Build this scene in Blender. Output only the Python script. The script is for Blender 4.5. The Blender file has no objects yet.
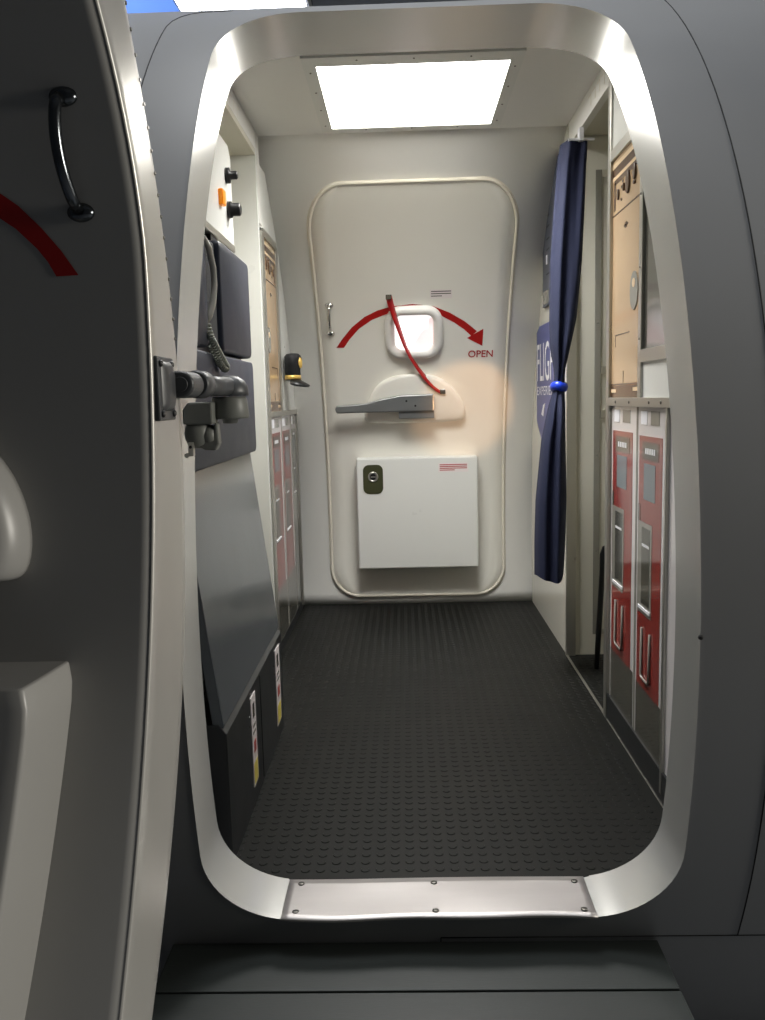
import bpy, bmesh, math, random
from mathutils import Matrix, Vector
random.seed(4)
SC = bpy.context.scene
COL = SC.collection
PI = math.pi

# ------------------------------------------------------------------ helpers
def lin(r, g, b):
    f = lambda c: (c/255/12.92) if c/255 <= .04045 else ((c/255+.055)/1.055)**2.4
    return (f(r), f(g), f(b), 1)

def mat(name, rgb, rough=.5, metal=0., coat=0., emit=0., noise=0., nscale=30., bump=0., bscale=200., spec=.5, aniso=0., stretch=(1, 1, 1)):
    m = bpy.data.materials.new(name); m.use_nodes = True
    nt = m.node_tree; b = nt.nodes['Principled BSDF']
    c = lin(*rgb)
    b.inputs['Base Color'].default_value = c
    b.inputs['Roughness'].default_value = rough
    b.inputs['Metallic'].default_value = metal
    b.inputs['Specular IOR Level'].default_value = spec
    if coat:
        b.inputs['Coat Weight'].default_value = coat; b.inputs['Coat Roughness'].default_value = .04
    if emit:
        b.inputs['Emission Color'].default_value = c; b.inputs['Emission Strength'].default_value = emit
    tc = nt.nodes.new('ShaderNodeTexCoord')
    mp = nt.nodes.new('ShaderNodeMapping'); mp.inputs['Scale'].default_value = stretch
    nt.links.new(tc.outputs['Object'], mp.inputs['Vector'])
    if noise:
        n = nt.nodes.new('ShaderNodeTexNoise'); n.inputs['Scale'].default_value = nscale; n.inputs['Detail'].default_value = 5
        nt.links.new(mp.outputs['Vector'], n.inputs['Vector'])
        mx = nt.nodes.new('ShaderNodeMix'); mx.data_type = 'RGBA'
        mx.inputs['A'].default_value = tuple(v*(1-noise) for v in c[:3])+(1,)
        mx.inputs['B'].default_value = tuple(min(1, v*(1+noise)) for v in c[:3])+(1,)
        nt.links.new(n.outputs['Fac'], mx.inputs['Factor'])
        nt.links.new(mx.outputs['Result'], b.inputs['Base Color'])
        mr = nt.nodes.new('ShaderNodeMapRange')
        mr.inputs['To Min'].default_value = max(.02, rough-.06); mr.inputs['To Max'].default_value = min(1, rough+.06)
        nt.links.new(n.outputs['Fac'], mr.inputs['Value']); nt.links.new(mr.outputs['Result'], b.inputs['Roughness'])
    if bump:
        n2 = nt.nodes.new('ShaderNodeTexNoise'); n2.inputs['Scale'].default_value = bscale
        nt.links.new(mp.outputs['Vector'], n2.inputs['Vector'])
        bp = nt.nodes.new('ShaderNodeBump'); bp.inputs['Strength'].default_value = bump; bp.inputs['Distance'].default_value = .002
        nt.links.new(n2.outputs['Fac'], bp.inputs['Height']); nt.links.new(bp.outputs['Normal'], b.inputs['Normal'])
    return m

M = dict(
    skin=mat('skin_paint', (143, 144, 145), .40, noise=.03, nscale=4, spec=.4),
    seam=mat('seam_gap', (22, 23, 24), .8),
    surround=mat('satin_surround', (203, 203, 200), .27, metal=.45),
    sillmetal=mat('brushed_sill', (176, 172, 170), .42, metal=.7, noise=.07, nscale=9, bump=.08, bscale=60, stretch=(1, 8, 8)),
    screw=mat('screw_steel', (120, 118, 112), .35, metal=.9),
    leaf=mat('door_cream_paint', (164, 163, 160), .35, noise=.02, nscale=5),
    leafedge=mat('edge_aluminium', (200, 198, 193), .33, metal=.5, noise=.06, nscale=10, stretch=(1, 1, .2)),
    red=mat('red_vinyl', (168, 26, 24), .35),
    lining=mat('cream_lining', (226, 225, 220), .38, noise=.02, nscale=3),
    door=mat('door_white', (226, 224, 215), .36, noise=.015, nscale=3),
    seal=mat('ivory_seal', (222, 216, 201), .5, noise=.04, nscale=12),
    white=mat('white_enamel', (218, 219, 214), .3, noise=.01, nscale=4),
    glosswall=mat('white_laminate', (218, 216, 204), .1, noise=.02, nscale=3),
    passage=mat('passage_laminate', (206, 202, 186), .35, noise=.02, nscale=3),
    alu=mat('aluminium', (192, 190, 182), .3, metal=.85, noise=.05, nscale=14),
    graymetal=mat('lever_grey', (140, 142, 142), .34, metal=.75, noise=.05, nscale=16),
    chrome=mat('chrome', (205, 203, 198), .14, metal=1.),
    darkchrome=mat('dark_handle_metal', (100, 104, 108), .18, metal=.95),
    black=mat('black_plastic', (30, 31, 32), .35),
    hinge=mat('hinge_black_paint', (66, 68, 70), .38, noise=.08, nscale=20),
    hingegrey=mat('hinge_grey_paint', (108, 110, 105), .45, noise=.1, nscale=18),
    rubber=mat('black_rubber_floor', (19, 20, 18), .48, noise=.12, nscale=7, spec=.16),
    pan=mat('seat_pan_grey', (104, 109, 112), .2, metal=.35, noise=.04, nscale=6),
    base=mat('seat_base_black', (40, 42, 43), .34, noise=.06, nscale=8),
    pad=mat('blue_leather', (46, 52, 68), .45, noise=.06, nscale=12, bump=.25, bscale=350),
    curtain=mat('navy_cloth', (20, 28, 58), .85, noise=.08, nscale=60, bump=.35, bscale=700),
    tieblue=mat('bright_blue_tie', (28, 60, 190), .3),
    signblue=mat('violet_blue_sign', (82, 88, 140), .4),
    letter=mat('white_letter', (232, 232, 236), .4),
    board=mat('charcoal_board', (78, 82, 92), .45),
    navy=mat('blue_black_felt', (13, 13, 17), .7, noise=.1, nscale=50),
    gold=mat('gold_braid', (214, 178, 92), .4, metal=.3, noise=.15, nscale=90),
    orange=mat('orange_switch', (244, 140, 20), .3, emit=.35),
    cord=mat('grey_cord', (172, 174, 160), .5),
    handset=mat('ivory_handset', (206, 202, 190), .35),
    bronze=mat('bronze_print', (182, 156, 124), .12, noise=.10, nscale=2.5, stretch=(1, 1, 3)),
    bronzedark=mat('bronze_print_dark', (92, 70, 54), .14, noise=.15, nscale=20),
    bronzelight=mat('bronze_print_light', (226, 200, 164), .14),
    print=mat('grey_print', (214, 210, 210), .09, noise=.03, nscale=5, spec=.85),
    printmid=mat('grey_print_mid', (140, 138, 130), .09, noise=.06, nscale=14, spec=.7),
    printlow=mat('grey_print_low', (80, 79, 71), .09, noise=.05, nscale=8, spec=.7),
    printred=mat('red_print', (140, 52, 46), .09, noise=.04, nscale=6, spec=.85),
    printdark=mat('dark_print', (74, 70, 62), .09),
    printblue=mat('blue_grey_print', (108, 118, 124), .09),
    deck=mat('dark_grey_deck', (45, 49, 48), .45, noise=.12, nscale=5, stretch=(1, 5, 1), bump=.12, bscale=40, spec=.3),
    yellow=mat('yellow_mark', (214, 196, 90), .5),
    olive=mat('olive_latch', (64, 66, 44), .32, noise=.1, nscale=40),
    placard=mat('placard_paper', (224, 216, 214), .5),
    paneglow=mat('lit_window', (255, 253, 252), .2, emit=.95),
    paneshade=mat('lit_window_shade', (250, 228, 228), .3, emit=.7),
    diffuser=mat('light_diffuser', (255, 252, 245), .4, emit=11.),
    hallamp=mat('hall_lamp_glow', (250, 252, 255), .4, emit=14.),
    hallblue=mat('hall_blue_wall', (84, 136, 236), .6),
    halldark=mat('hall_grey', (120, 124, 130), .8),
)

class MB:
    """collects shapes in world metres; build() makes them ONE mesh object with its origin at its base"""
    def __init__(s): s.v = []; s.f = []; s.mi = []; s.sm = []
    def add(s, v, f, mi=0, sm=False):
        o = len(s.v); s.v += [tuple(p) for p in v]
        for q in f: s.f.append(tuple(i+o for i in q)); s.mi.append(mi); s.sm.append(sm)
        return s
    def box(s, x0, x1, y0, y1, z0, z1, mi=0):
        v = [(x, y, z) for z in (z0, z1) for y in (y0, y1) for x in (x0, x1)]
        return s.add(v, [(0, 2, 3, 1), (4, 5, 7, 6), (0, 1, 5, 4), (2, 6, 7, 3), (0, 4, 6, 2), (1, 3, 7, 5)], mi)
    def prism(s, pts, d, mi=0, sm=False):
        n = len(pts); d = Vector(d); P = [Vector(p) for p in pts]
        v = P+[p+d for p in P]
        s.add(v, [tuple(range(n)), tuple(range(2*n-1, n-1, -1))], mi)
        o = len(s.v)-2*n
        for i in range(n):
            j = (i+1) % n
            s.f.append((o+i, o+n+i, o+n+j, o+j)); s.mi.append(mi); s.sm.append(sm)
        return s
    def grid(s, fn, us, vs, mi=0, sm=True, th=None):
        nu, nv = len(us), len(vs)
        A = [fn(u, w) for u in us for w in vs]
        F = [(i*nv+j, (i+1)*nv+j, (i+1)*nv+j+1, i*nv+j+1) for i in range(nu-1) for j in range(nv-1)]
        s.add(A, F, mi, sm)
        if th:
            th = Vector(th); B = [Vector(p)+th for p in A]
            s.add(B, [tuple(reversed(f)) for f in F], mi, sm)
            rim = [i*nv for i in range(nu)]+[(nu-1)*nv+j for j in range(1, nv)]+[i*nv+nv-1 for i in range(nu-2, -1, -1)]+[j for j in range(nv-2, 0, -1)]
            n = len(rim)
            s.add([A[k] for k in rim]+[B[k] for k in rim], [(i, n+i, n+(i+1) % n, (i+1) % n) for i in range(n)], mi)
        return s
    def tube(s, path, r, n=10, mi=0, closed=False, cap=True, up=None, flat=1.):
        P = [Vector(p) for p in path]; m = len(P)
        R = r if isinstance(r, (list, tuple)) else [r]*m
        v = []; side = None
        for i, p in enumerate(P):
            if closed: t = P[(i+1) % m]-P[i-1]
            else: t = P[min(i+1, m-1)]-P[max(i-1, 0)]
            t.normalize()
            if up is not None: a = Vector(up)
            else:
                a = side if side is not None else (Vector((0, 0, 1)) if abs(t.z) < .9 else Vector((0, 1, 0)))
            a = (a-t*a.dot(t)).normalized(); side = a; b = t.cross(a)
            for k in range(n):
                w = 2*PI*k/n
                v.append(p+(a*math.cos(w)*flat+b*math.sin(w))*R[i])
        F = []
        for i in range(m if closed else m-1):
            j = (i+1) % m
            for k in range(n):
                l = (k+1) % n
                F.append((i*n+k, i*n+l, j*n+l, j*n+k))
        s.add(v, F, mi, True)
        if cap and not closed:
            o = len(s.v)-len(v)
            s.f.append(tuple(o+k for k in range(n-1, -1, -1))); s.mi.append(mi); s.sm.append(False)
            s.f.append(tuple(o+(m-1)*n+k for k in range(n))); s.mi.append(mi); s.sm.append(False)
        return s
    def lathe(s, prof, c, axis, n=20, mi=0, sx=1., sy=1.):
        """prof = [(radius, height along axis)]"""
        c = Vector(c); ax = Vector(axis).normalized()
        a = ax.cross(Vector((0, 0, 1)) if abs(ax.z) < .9 else Vector((1, 0, 0))).normalized(); b = ax.cross(a)
        v = [c+ax*h+(a*math.cos(2*PI*k/n)*sx+b*math.sin(2*PI*k/n)*sy)*r for r, h in prof for k in range(n)]
        m = len(prof)
        F = [(i*n+k, i*n+(k+1) % n, (i+1)*n+(k+1) % n, (i+1)*n+k) for i in range(m-1) for k in range(n)]
        s.add(v, F, mi, True); o = len(s.v)-len(v)
        s.f.append(tuple(o+k for k in range(n-1, -1, -1))); s.mi.append(mi); s.sm.append(False)
        s.f.append(tuple(o+(m-1)*n+k for k in range(n))); s.mi.append(mi); s.sm.append(False)
        return s
    def loft(s, rings, mi=0, cap=True, sm=True):
        n = len(rings[0]); v = [p for r in rings for p in r]; m = len(rings)
        F = [(i*n+k, i*n+(k+1) % n, (i+1)*n+(k+1) % n, (i+1)*n+k) for i in range(m-1) for k in range(n)]
        s.add(v, F, mi, sm); o = len(s.v)-len(v)
        if cap:
            s.f.append(tuple(o+(m-1)*n+k for k in range(n))); s.mi.append(mi); s.sm.append(sm)
            s.f.append(tuple(o+k for k in range(n-1, -1, -1))); s.mi.append(mi); s.sm.append(False)
        return s
    def build(s, name, mats, parent=None, bevel=0., seg=2, label=None, flip=False, recalc=True):
        xs, ys, zs = zip(*s.v)
        o = Vector(((min(xs)+max(xs))/2, (min(ys)+max(ys))/2, min(zs)))
        me = bpy.data.meshes.new(name)
        me.from_pydata([Vector(p)-o for p in s.v], [], s.f)
        for m in (mats if isinstance(mats, (list, tuple)) else [mats]): me.materials.append(M[m])
        for p, i, q in zip(me.polygons, s.mi, s.sm): p.material_index = i; p.use_smooth = q
        if recalc:
            bm = bmesh.new(); bm.from_mesh(me)
            bmesh.ops.remove_doubles(bm, verts=bm.verts, dist=1e-6)
            bmesh.ops.recalc_face_normals(bm, faces=bm.faces); bm.to_mesh(me); bm.free()
        me.update()
        ob = bpy.data.objects.new(name, me); COL.objects.link(ob)
        put(ob, o, parent)
        if bevel:
            md = ob.modifiers.new('soft_edges', 'BEVEL'); md.width = bevel; md.segments = seg; md.limit_method = 'ANGLE'; md.angle_limit = R(40)
            md.harden_normals = False
        if label: ob['label'] = label
        return ob

R = math.radians
WL = {}
def put(ob, o, parent):
    WL[ob] = Vector(o)
    if parent is None: ob.location = o
    else: ob.parent = parent; ob.location = Vector(o)-WL[parent]
def tag(o, label, cat, group=None, kind=None):
    o['label'] = label; o['category'] = cat
    if group: o['group'] = group
    if kind: o['kind'] = kind
    return o
def thing(name, loc, label, cat, group=None):
    e = bpy.data.objects.new(name, None); COL.objects.link(e); e.empty_display_size = .1
    put(e, loc, None); return tag(e, label, cat, group)
def struct(o, label=None):
    o['kind'] = 'structure'
    if label: o['label'] = label
    return o
def rrect(w, h, r, n=8, cx=0., cz=0.):
    """rounded rectangle outline, r = (lower, upper) corner radius, counter-clockwise"""
    rl, ru = r if isinstance(r, tuple) else (r, r)
    P = []
    for sx, sz, a0, q in ((1, -1, -90, rl), (1, 1, 0, ru), (-1, 1, 90, ru), (-1, -1, 180, rl)):
        for k in range(n+1):
            a = R(a0+90*k/n)
            P.append((cx+sx*(w/2-q)+q*math.cos(a), cz+sz*(h/2-q)+q*math.sin(a)))
    return P
def densify(P, d):
    Q = []
    for i, p in enumerate(P):
        q = P[(i+1) % len(P)]; L = math.dist(p, q); k = max(1, int(math.ceil(L/d)))
        for j in range(k): Q.append((p[0]+(q[0]-p[0])*j/k, p[1]+(q[1]-p[1])*j/k))
    return Q
def rng(a, b, n): return [a+(b-a)*i/n for i in range(n+1)]
def text_mesh(name, s, m, o, xd, ud, w, h, parent=None, th=.0012, label=None, bold=0.):
    """lettering of width w and height h whose lower left corner is o, reading along xd"""
    cu = bpy.data.curves.new(name, 'FONT'); cu.body = s; cu.resolution_u = 4; cu.offset = bold
    to = bpy.data.objects.new(name, cu); COL.objects.link(to)
    dg = bpy.context.evaluated_depsgraph_get(); dg.update()
    me0 = bpy.data.meshes.new_from_object(to.evaluated_get(dg)); bpy.data.objects.remove(to); bpy.data.curves.remove(cu)
    xs = [v.co.x for v in me0.vertices]; ys = [v.co.y for v in me0.vertices]
    x0, y0 = min(xs), min(ys); sx = w/(max(xs)-x0); sy = h/(max(ys)-y0)
    o = Vector(o); xd = Vector(xd).normalized(); ud = Vector(ud).normalized(); n = xd.cross(ud)
    mb = MB(); mb.add([o+xd*(v.co.x-x0)*sx+ud*(v.co.y-y0)*sy+n*th for v in me0.vertices], [tuple(p.vertices) for p in me0.polygons])
    bpy.data.meshes.remove(me0)
    return mb.build(name, m, parent, label=label, recalc=False)

# ------------------------------------------------------------------ camera
rows = ((0.99939887, -0.02180696, -0.02695088), (0.02390776, -0.12945179, 0.99129746), (-0.02510602, -0.99134590, -0.12885261))
cd = bpy.data.cameras.new('camera'); co = bpy.data.objects.new('camera', cd); COL.objects.link(co)
co.matrix_world = Matrix(((rows[0][0], -rows[0][1], -rows[0][2], -.064), (rows[1][0], -rows[1][1], -rows[1][2], 0), (rows[2][0], -rows[2][1], -rows[2][2], 1.23), (0, 0, 0, 1)))
cd.sensor_fit = 'VERTICAL'; cd.sensor_height = 24; cd.lens = 20; cd.clip_start = .02
SC.camera = co

# ------------------------------------------------------------------ the shell: fuselage skin, door surround
YC, ZC, RO, RI = 3.77, .70, 2.0, 1.85
def ysk(z, r=RO): return YC-math.sqrt(max(1e-6, r*r-(z-ZC)**2))
OPEN = densify(rrect(1.11, 2.372, (.20, .215), 14, 0, 1.179), .05)      # opening outline, (x, z)
def sheet(mb, r, x0, x1, z0, z1, mi=0):
    th = lambda z: math.asin(max(-1, min(1, (z-ZC)/r)))
    t0, t1 = th(z0), th(z1); c = (0, th(1.18))
    O = [(x, th(z)) for x, z in OPEN]; n = len(O); B = []
    for (x, t) in O:                                   # ray from the centre of the opening to the rectangle
        dx, dt = x-c[0], t-c[1]; k = 1e9
        if dx > 1e-9: k = min(k, (x1-c[0])/dx)
        if dx < -1e-9: k = min(k, (x0-c[0])/dx)
        if dt > 1e-9: k = min(k, (t1-c[1])/dt)
        if dt < -1e-9: k = min(k, (t0-c[1])/dt)
        B.append((c[0]+dx*k, c[1]+dt*k))
    K = 14; V = []
    for j in range(K+1):
        s = (j/K)**1.5
        for (a, b) in zip(O, B):
            x = a[0]+(b[0]-a[0])*s; t = a[1]+(b[1]-a[1])*s
            V.append((x, YC-r*math.cos(t), ZC+r*math.sin(t)))
    F = [(j*n+i, j*n+(i+1) % n, (j+1)*n+(i+1) % n, (j+1)*n+i) for j in range(K) for i in range(n)]
    mb.add(V, F, mi, True)
    return [V[K*n+i] for i in range(n)]
mb = MB()
a = sheet(mb, RO, -1.7, 2.0, -.62, 2.412)
b = sheet(mb, RI, -1.7, 2.0, -.62, 2.412)
n = len(a)
mb.add(a+b, [(i, n+i, n+(i+1) % n, (i+1) % n) for i in range(n)], 0, False)      # closes the outer rim
wf = mb.build('wall_front', ['skin'], recalc=False)
struct(wf, 'grey painted curved fuselage skin around the entry doorway')
def seam(pts, name='panel_seam', w=.0016):
    MB().tube([(x, ysk(z)-.0004, z) for x, z in pts], w, 6).build(name, 'seam', wf, label='thin dark panel seam')
seam([(.717, z) for z in rng(-.077, 2.410, 50)])
seam([(-.717, z) for z in rng(-.077, 2.30, 50)]+[(-.710, 2.335), (-.695, 2.362), (-.672, 2.382), (-.64, 2.394), (-.55, 2.397)])
seam([(x, -.077) for x in rng(0.0, 1.9, 10)])
seam([(0.0, z) for z in rng(-.077, -.12, 3)])
MB().lathe([(.006, 0), (.005, .004), (.002, .006)], (.556, ysk(.713)-.001, .713), (0, -1, 0), 10).build('rivet', 'seam', wf, label='dark rivet')
# door surround: the lining strip through the shell
mb = MB()
V = [(x, ysk(z)-.002, z) for x, z in OPEN]+[(x*.994, ysk(z)+(ysk(z, RI)-ysk(z))*.5, 1.179+(z-1.179)*.997) for x, z in OPEN]+[(x*.994, ysk(z, RI)+.004, 1.179+(z-1.179)*.997) for x, z in OPEN]
n = len(OPEN)
mb.add(V, [(j*n+i, j*n+(i+1) % n, (j+1)*n+(i+1) % n, (j+1)*n+i) for j in range(2) for i in range(n)], 0, True)
struct(mb.build('trim_1', 'surround', recalc=False), 'satin pale metal surround lining the rounded entry doorway')

# threshold plate
tp = thing('threshold_plate', (0, 1.97, -.004), 'brushed metal threshold plate screwed to the bottom of the doorway', 'threshold plate')
def sill(u, w):
    y = 1.886+(2.058-1.886)*w
    return (u, y+.003*math.sin(u*9+.5)-.004*math.sin(u*17)*(1-w), .0015+.0018*math.sin(u*11)*math.sin(PI*w+.4))
MB().grid(sill, rng(-.385, .372, 40), rng(0, 1, 8), th=(0, 0, -.005)).build('plate', 'sillmetal', tp)
for x in (-.352, -.012, .345):
    for y in (1.915, 2.035):
        m = MB(); m.lathe([(.0085, 0), (.0085, .0015), (.005, .003)], (x, y, .002), (0, 0, 1), 14)
        m.box(x-.006, x+.006, y-.0009, y+.0009, .0045, .0056, 1); m.build('screw', ['screw', 'seam'], tp)

# ------------------------------------------------------------------ floor with raised coin studs
mb = MB()
mb.box(-1.0, 1.7, 2.060, 5.3, -.03, 0)
def stud(x, y):
    n = 10; r0, r1, h = .0125, .0105, .0018
    v = [(x+r*math.cos(2*PI*k/n), y+r*math.sin(2*PI*k/n), z) for r, z in ((r0, 0), (r1, h)) for k in range(n)]
    mb.add(v, [(k, (k+1) % n, n+(k+1) % n, n+k) for k in range(n)]+[tuple(n+k for k in range(n))], 0, False)
y = 2.10; 
while y < 5.03:
    x = -.665
    while x < 1.05:
        if x < .67 or 3.2 < y < 3.93: stud(x, y)
        x += .0395
    y += .0375
struct(mb.build('floor', 'rubber', recalc=False), 'black studded rubber floor')

# ------------------------------------------------------------------ cabin lining
def yfar(z, off=0.): return 2.8+math.sqrt((2.3-off)**2-(z-.45)**2)
mb = MB(); mb.grid(lambda x, z: (x, yfar(z), z), rng(-.95, .95, 2), rng(0, 2.45, 40), th=(0, .05, 0))
struct(mb.build('wall_back', 'lining'), 'cream curved lining around the closed far door')
mb = MB(); mb.box(-.95, -.36, 3.09, 4.02, 2.417, 2.45); mb.box(.355, .95, 3.09, 4.02, 2.417, 2.45)
mb.box(-.36, .355, 3.09, 3.17, 2.417, 2.45); mb.box(-.36, .355, 3.92, 4.02, 2.417, 2.45)
mb.box(-.95, .95, 3.1, 4.1, 2.46, 2.48)  # unseen slab added above the ceiling to block light
mb.box(-.95, .95, 2.96, 3.09, 2.42, 2.45)
struct(mb.build('ceiling', 'lining'), 'cream cabin ceiling panel with an added light-blocking slab above')
def front_edge(z0, z1, n=16): return [(ysk(z, RI)+.012, z) for z in rng(z0, z1, n)]
def side_poly(mb, x0, x1, yend, z0, z1, mi=0):
    P = [(x0, yend, z1), (x0, yend, z0)]+[(x0, y, z) for y, z in front_edge(z0, z1)]
    mb.prism(P, (x1-x0, 0, 0), mi)
# right side: end wall of the cabin, header over the passage, passage walls
mb = MB(); mb.box(.69, .75, 3.9555, 5.05, 0, 2.417); mb.box(.72, .7505, 3.953, 3.9555, 0, 2.417)
mb.box(.751, 1.6, 3.953, 4.0, 0, 2.417)
struct(mb.build('wall_right', 'glosswall'), 'glossy white wall at the far right, behind the curtain')
mb = MB(); side_poly(mb, .692, .72, 3.95, 2.318, 2.417)
struct(mb.build('trim_2', 'lining'), 'cream header strip above the right-hand passage')
mb = MB(); mb.box(.721, 1.6, 2.9, 3.95, 2.36, 2.40); mb.box(1.6, 1.64, 1.9, 4.0, 0, 2.42); mb.box(.745, 1.6, 3.0, 3.04, 0, 2.36)
struct(mb.build('wall_passage', 'passage'), 'beige walls and soffit of the side passage')
mb = MB(); mb.box(.684, .729, 3.935, 3.9545, 0, 2.317)
struct(mb.build('trim_3', 'alu', bevel=.002), 'bare metal edge post beside the curtain')
mb = MB(); mb.box(.684, .694, 2.06, 3.94, .0005, .004)
struct(mb.build('trim_4', 'alu'), 'thin pale strip along the right edge of the floor')
# left side: alcove of the jump seat
mb = MB(); side_poly(mb, -.95, -.90, 3.92, 0, 2.417)
struct(mb.build('wall_left', 'passage'), 'white back wall of the seat alcove')
mb = MB(); mb.box(-.95, -.692, 3.90, 3.935, 0, 2.417)
struct(mb.build('wall_alcove', 'white'), 'white end wall of the alcove beyond the folding seat')
mb = MB(); side_poly(mb, -.90, -.692, 3.90, 2.312, 2.335)
struct(mb.build('trim_5', 'passage'), 'soffit above the seat alcove')
mb = MB(); side_poly(mb, -.72, -.691, 3.899, 2.336, 2.416); mb.box(-.72, -.691, 3.936, 4.0, 2.03, 2.417)
struct(mb.build('trim_6', 'lining'), 'cream header strip above the seat alcove')
mb = MB(); mb.box(-.78, -.715, 3.936, 5.05, 0, 2.417)
struct(mb.build('wall_gallery', 'lining'), 'cream wall behind the left printed panel')
# faint lettering-like scuffs on the headers are moulding slots
for k in range(7):
    for sx, nm in ((1, bpy.data.objects['trim_2']), (-1, bpy.data.objects['trim_6'])):
        yy = 3.05+.075*k
        mb = MB(); mb.box(sx*.6915-.0006, sx*.6915+.0006, yy, yy+.004, 2.345, 2.385); mb.box(sx*.6915-.0006, sx*.6915+.0006, yy, yy+.05, 2.385, 2.388)
        mb.build('moulding_slot', 'seal', nm)

# ------------------------------------------------------------------ far door
def fd(x, z, off=0.): return (x, yfar(z, off), z)
DO = rrect(1.04, 2.205, (.17, .19), 9, .003, 1.152)
# door skin: ladder grid clipped to the rounded outline
def half_w(z):
    zb, zt = 1.152-1.1025, 1.152+1.1025
    if z < zb+.17: q = .17-(z-zb); return .52-.17+math.sqrt(max(0, .17**2-q*q))
    if z > zt-.19: q = .19-(zt-z); return .52-.19+math.sqrt(max(0, .19**2-q*q))
    return .52
zs = [.0495+.17*(1-math.cos(PI/2*k/8)) for k in range(8)]+rng(.2195, 2.0645, 40)+[2.0645+.19*math.sin(PI/2*k/8) for k in range(1, 9)]
zs[-1] -= .0001; zs[0] += .0001
mb = MB(); mb.grid(lambda u, z: fd(.003+u*half_w(z), z, .014), rng(-1, 1, 12), zs, th=(0, .012, 0))
d1 = struct(mb.build('door_1', 'door'), 'closed white far door with red arrow, lever and box cover'); d1['category'] = 'door'
DOd = densify(DO, .05)
MB().tube([fd(x, z, .014) for x, z in DOd], .0085, 8, closed=True).build('door_seal', 'seal', d1, label='ivory rubber seal')
MB().tube([fd(.003+(x-.003)*1.022, 1.152+(z-1.152)*1.009, .001) for x, z in DOd], .003, 6, closed=True).build('door_gap', 'seal', d1)
# window
wc = (.004, 1.592)
wp = rrect(.265, .225, .065, 8, *wc)
wf1 = MB().tube([fd(x, z, .022) for x, z in wp], .027, 12, closed=True, up=(0, -1, 0), flat=1.0).build('window_frame', 'lining', d1)
pp = rrect(.24, .20, .055, 8, *wc)
mb = MB(); mb.add([fd(x, z, .018) for x, z in pp], [tuple(range(len(pp)))]); mb.build('window_pane', 'paneglow', wf1, recalc=False)
sh = [(.118, 1.495), (.118, 1.665)]+[(.085+.0*t, 1.665) for t in (0,)]+[(.095-.075*math.sin(t), 1.600-.045+.06*math.cos(t)) for t in (.2, .6, 1.0, 1.4)]+[(.0, 1.53), (-.02, 1.495)]
mb = MB(); mb.add([fd(x, z, .021) for x, z in sh], [tuple(reversed(range(len(sh))))]); mb.build('window_blind', 'paneshade', wf1, recalc=False, label='pinkish half drawn blind')
# grab handle
def grab(path, r, feet, ax, m, parent, fr=.02):
    o = MB().tube(path, r, 10).build('grab_handle', m, parent)
    for f in feet: MB().lathe([(fr, 0), (fr, .004), (fr*.7, .009), (fr*.4, .012)], f, ax, 18, sx=1.15, sy=.8).build('handle_foot', m, o)
    return o
zz = rng(0, 1, 14)
grab([(-.452-.004*t, yfar(1.746-.146*t, .014)-.045*math.sin(PI*t)**.55, 1.738-.135*t) for t in zz], .0085,
     [fd(-.452, 1.742, .014), fd(-.456, 1.600, .014)], (0, -1, 0), 'chrome', d1, .02)
# red arrow and OPEN
def arc_strip(mb, c, ro, ri, a0, a1, n, f, mi=0):
    v = []
    for k in range(n+1):
        a = a0+(a1-a0)*k/n
        v += [f(c[0]+ro(a)*math.cos(a), c[1]+ro(a)*math.sin(a)), f(c[0]+ri(a)*math.cos(a), c[1]+ri(a)*math.sin(a))]
    mb.add(v, [(2*k, 2*k+2, 2*k+3, 2*k+1) for k in range(n)], mi)
AC = (-.020, 1.283)
mb = MB()
fo = lambda x, z: fd(x, z, .0152)
oa_ = [(-.430, 1.522), (-.391, 1.571), (-.337, 1.627), (-.265, 1.678), (-.192, 1.709), (-.118, 1.727), (-.004, 1.736), (.107, 1.724), (.200, 1.688), (.280, 1.644), (.325, 1.611), (.351, 1.590)]
ia_ = [(-.387, 1.522), (-.353, 1.566), (-.298, 1.619), (-.226, 1.662), (-.150, 1.688), (-.080, 1.703), (-.005, 1.709), (.082, 1.700), (.150, 1.676), (.225, 1.638), (.280, 1.602), (.321, 1.566)]
n = len(oa_); mb.add([fo(*p) for p in oa_]+[fo(*p) for p in ia_], [(i, i+1, n+i+1, n+i) for i in range(n-1)])
mb.add([fo(x, z) for x, z in ((.386, 1.602), (.297, 1.556), (.384, 1.512))], [(0, 1, 2)])
mb.build('arrow_decal', 'red', d1, recalc=False, label='curved red arrow pointing right')
text_mesh('lettering', 'OPEN', 'red', fd(.306, 1.452, .0155), (1, 0, 0), Vector(fd(0, 1.5))-Vector(fd(0, 1.45)), .138, .042, d1, label='red word OPEN', bold=.012)
# placards
def placard(x0, x1, z0, z1, f, parent, ink='red', lines=3):
    mb = MB(); mb.add([f(x0, z0, 0), f(x1, z0, 0), f(x1, z1, 0), f(x0, z1, 0)], [(0, 1, 2, 3)])
    h = (z1-z0)
    for k in range(lines):
        zt = z1-h*(.14+.78*k/lines); e = (x1-x0)*(.04 if k < lines-1 else .45)
        mb.add([f(x0+(x1-x0)*.05, zt-h*.09, .0006), f(x1-e, zt-h*.09, .0006), f(x1-e, zt, .0006), f(x0+(x1-x0)*.05, zt, .0006)], [(0, 1, 2, 3)], 1)
    return mb.build('placard', ['placard', ink], parent, recalc=False, label='small printed instruction placard')
placard(.092, .209, 1.759, 1.802, lambda x, z, e: fd(x, z, .0152+e), d1, 'printdark', 3)
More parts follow.
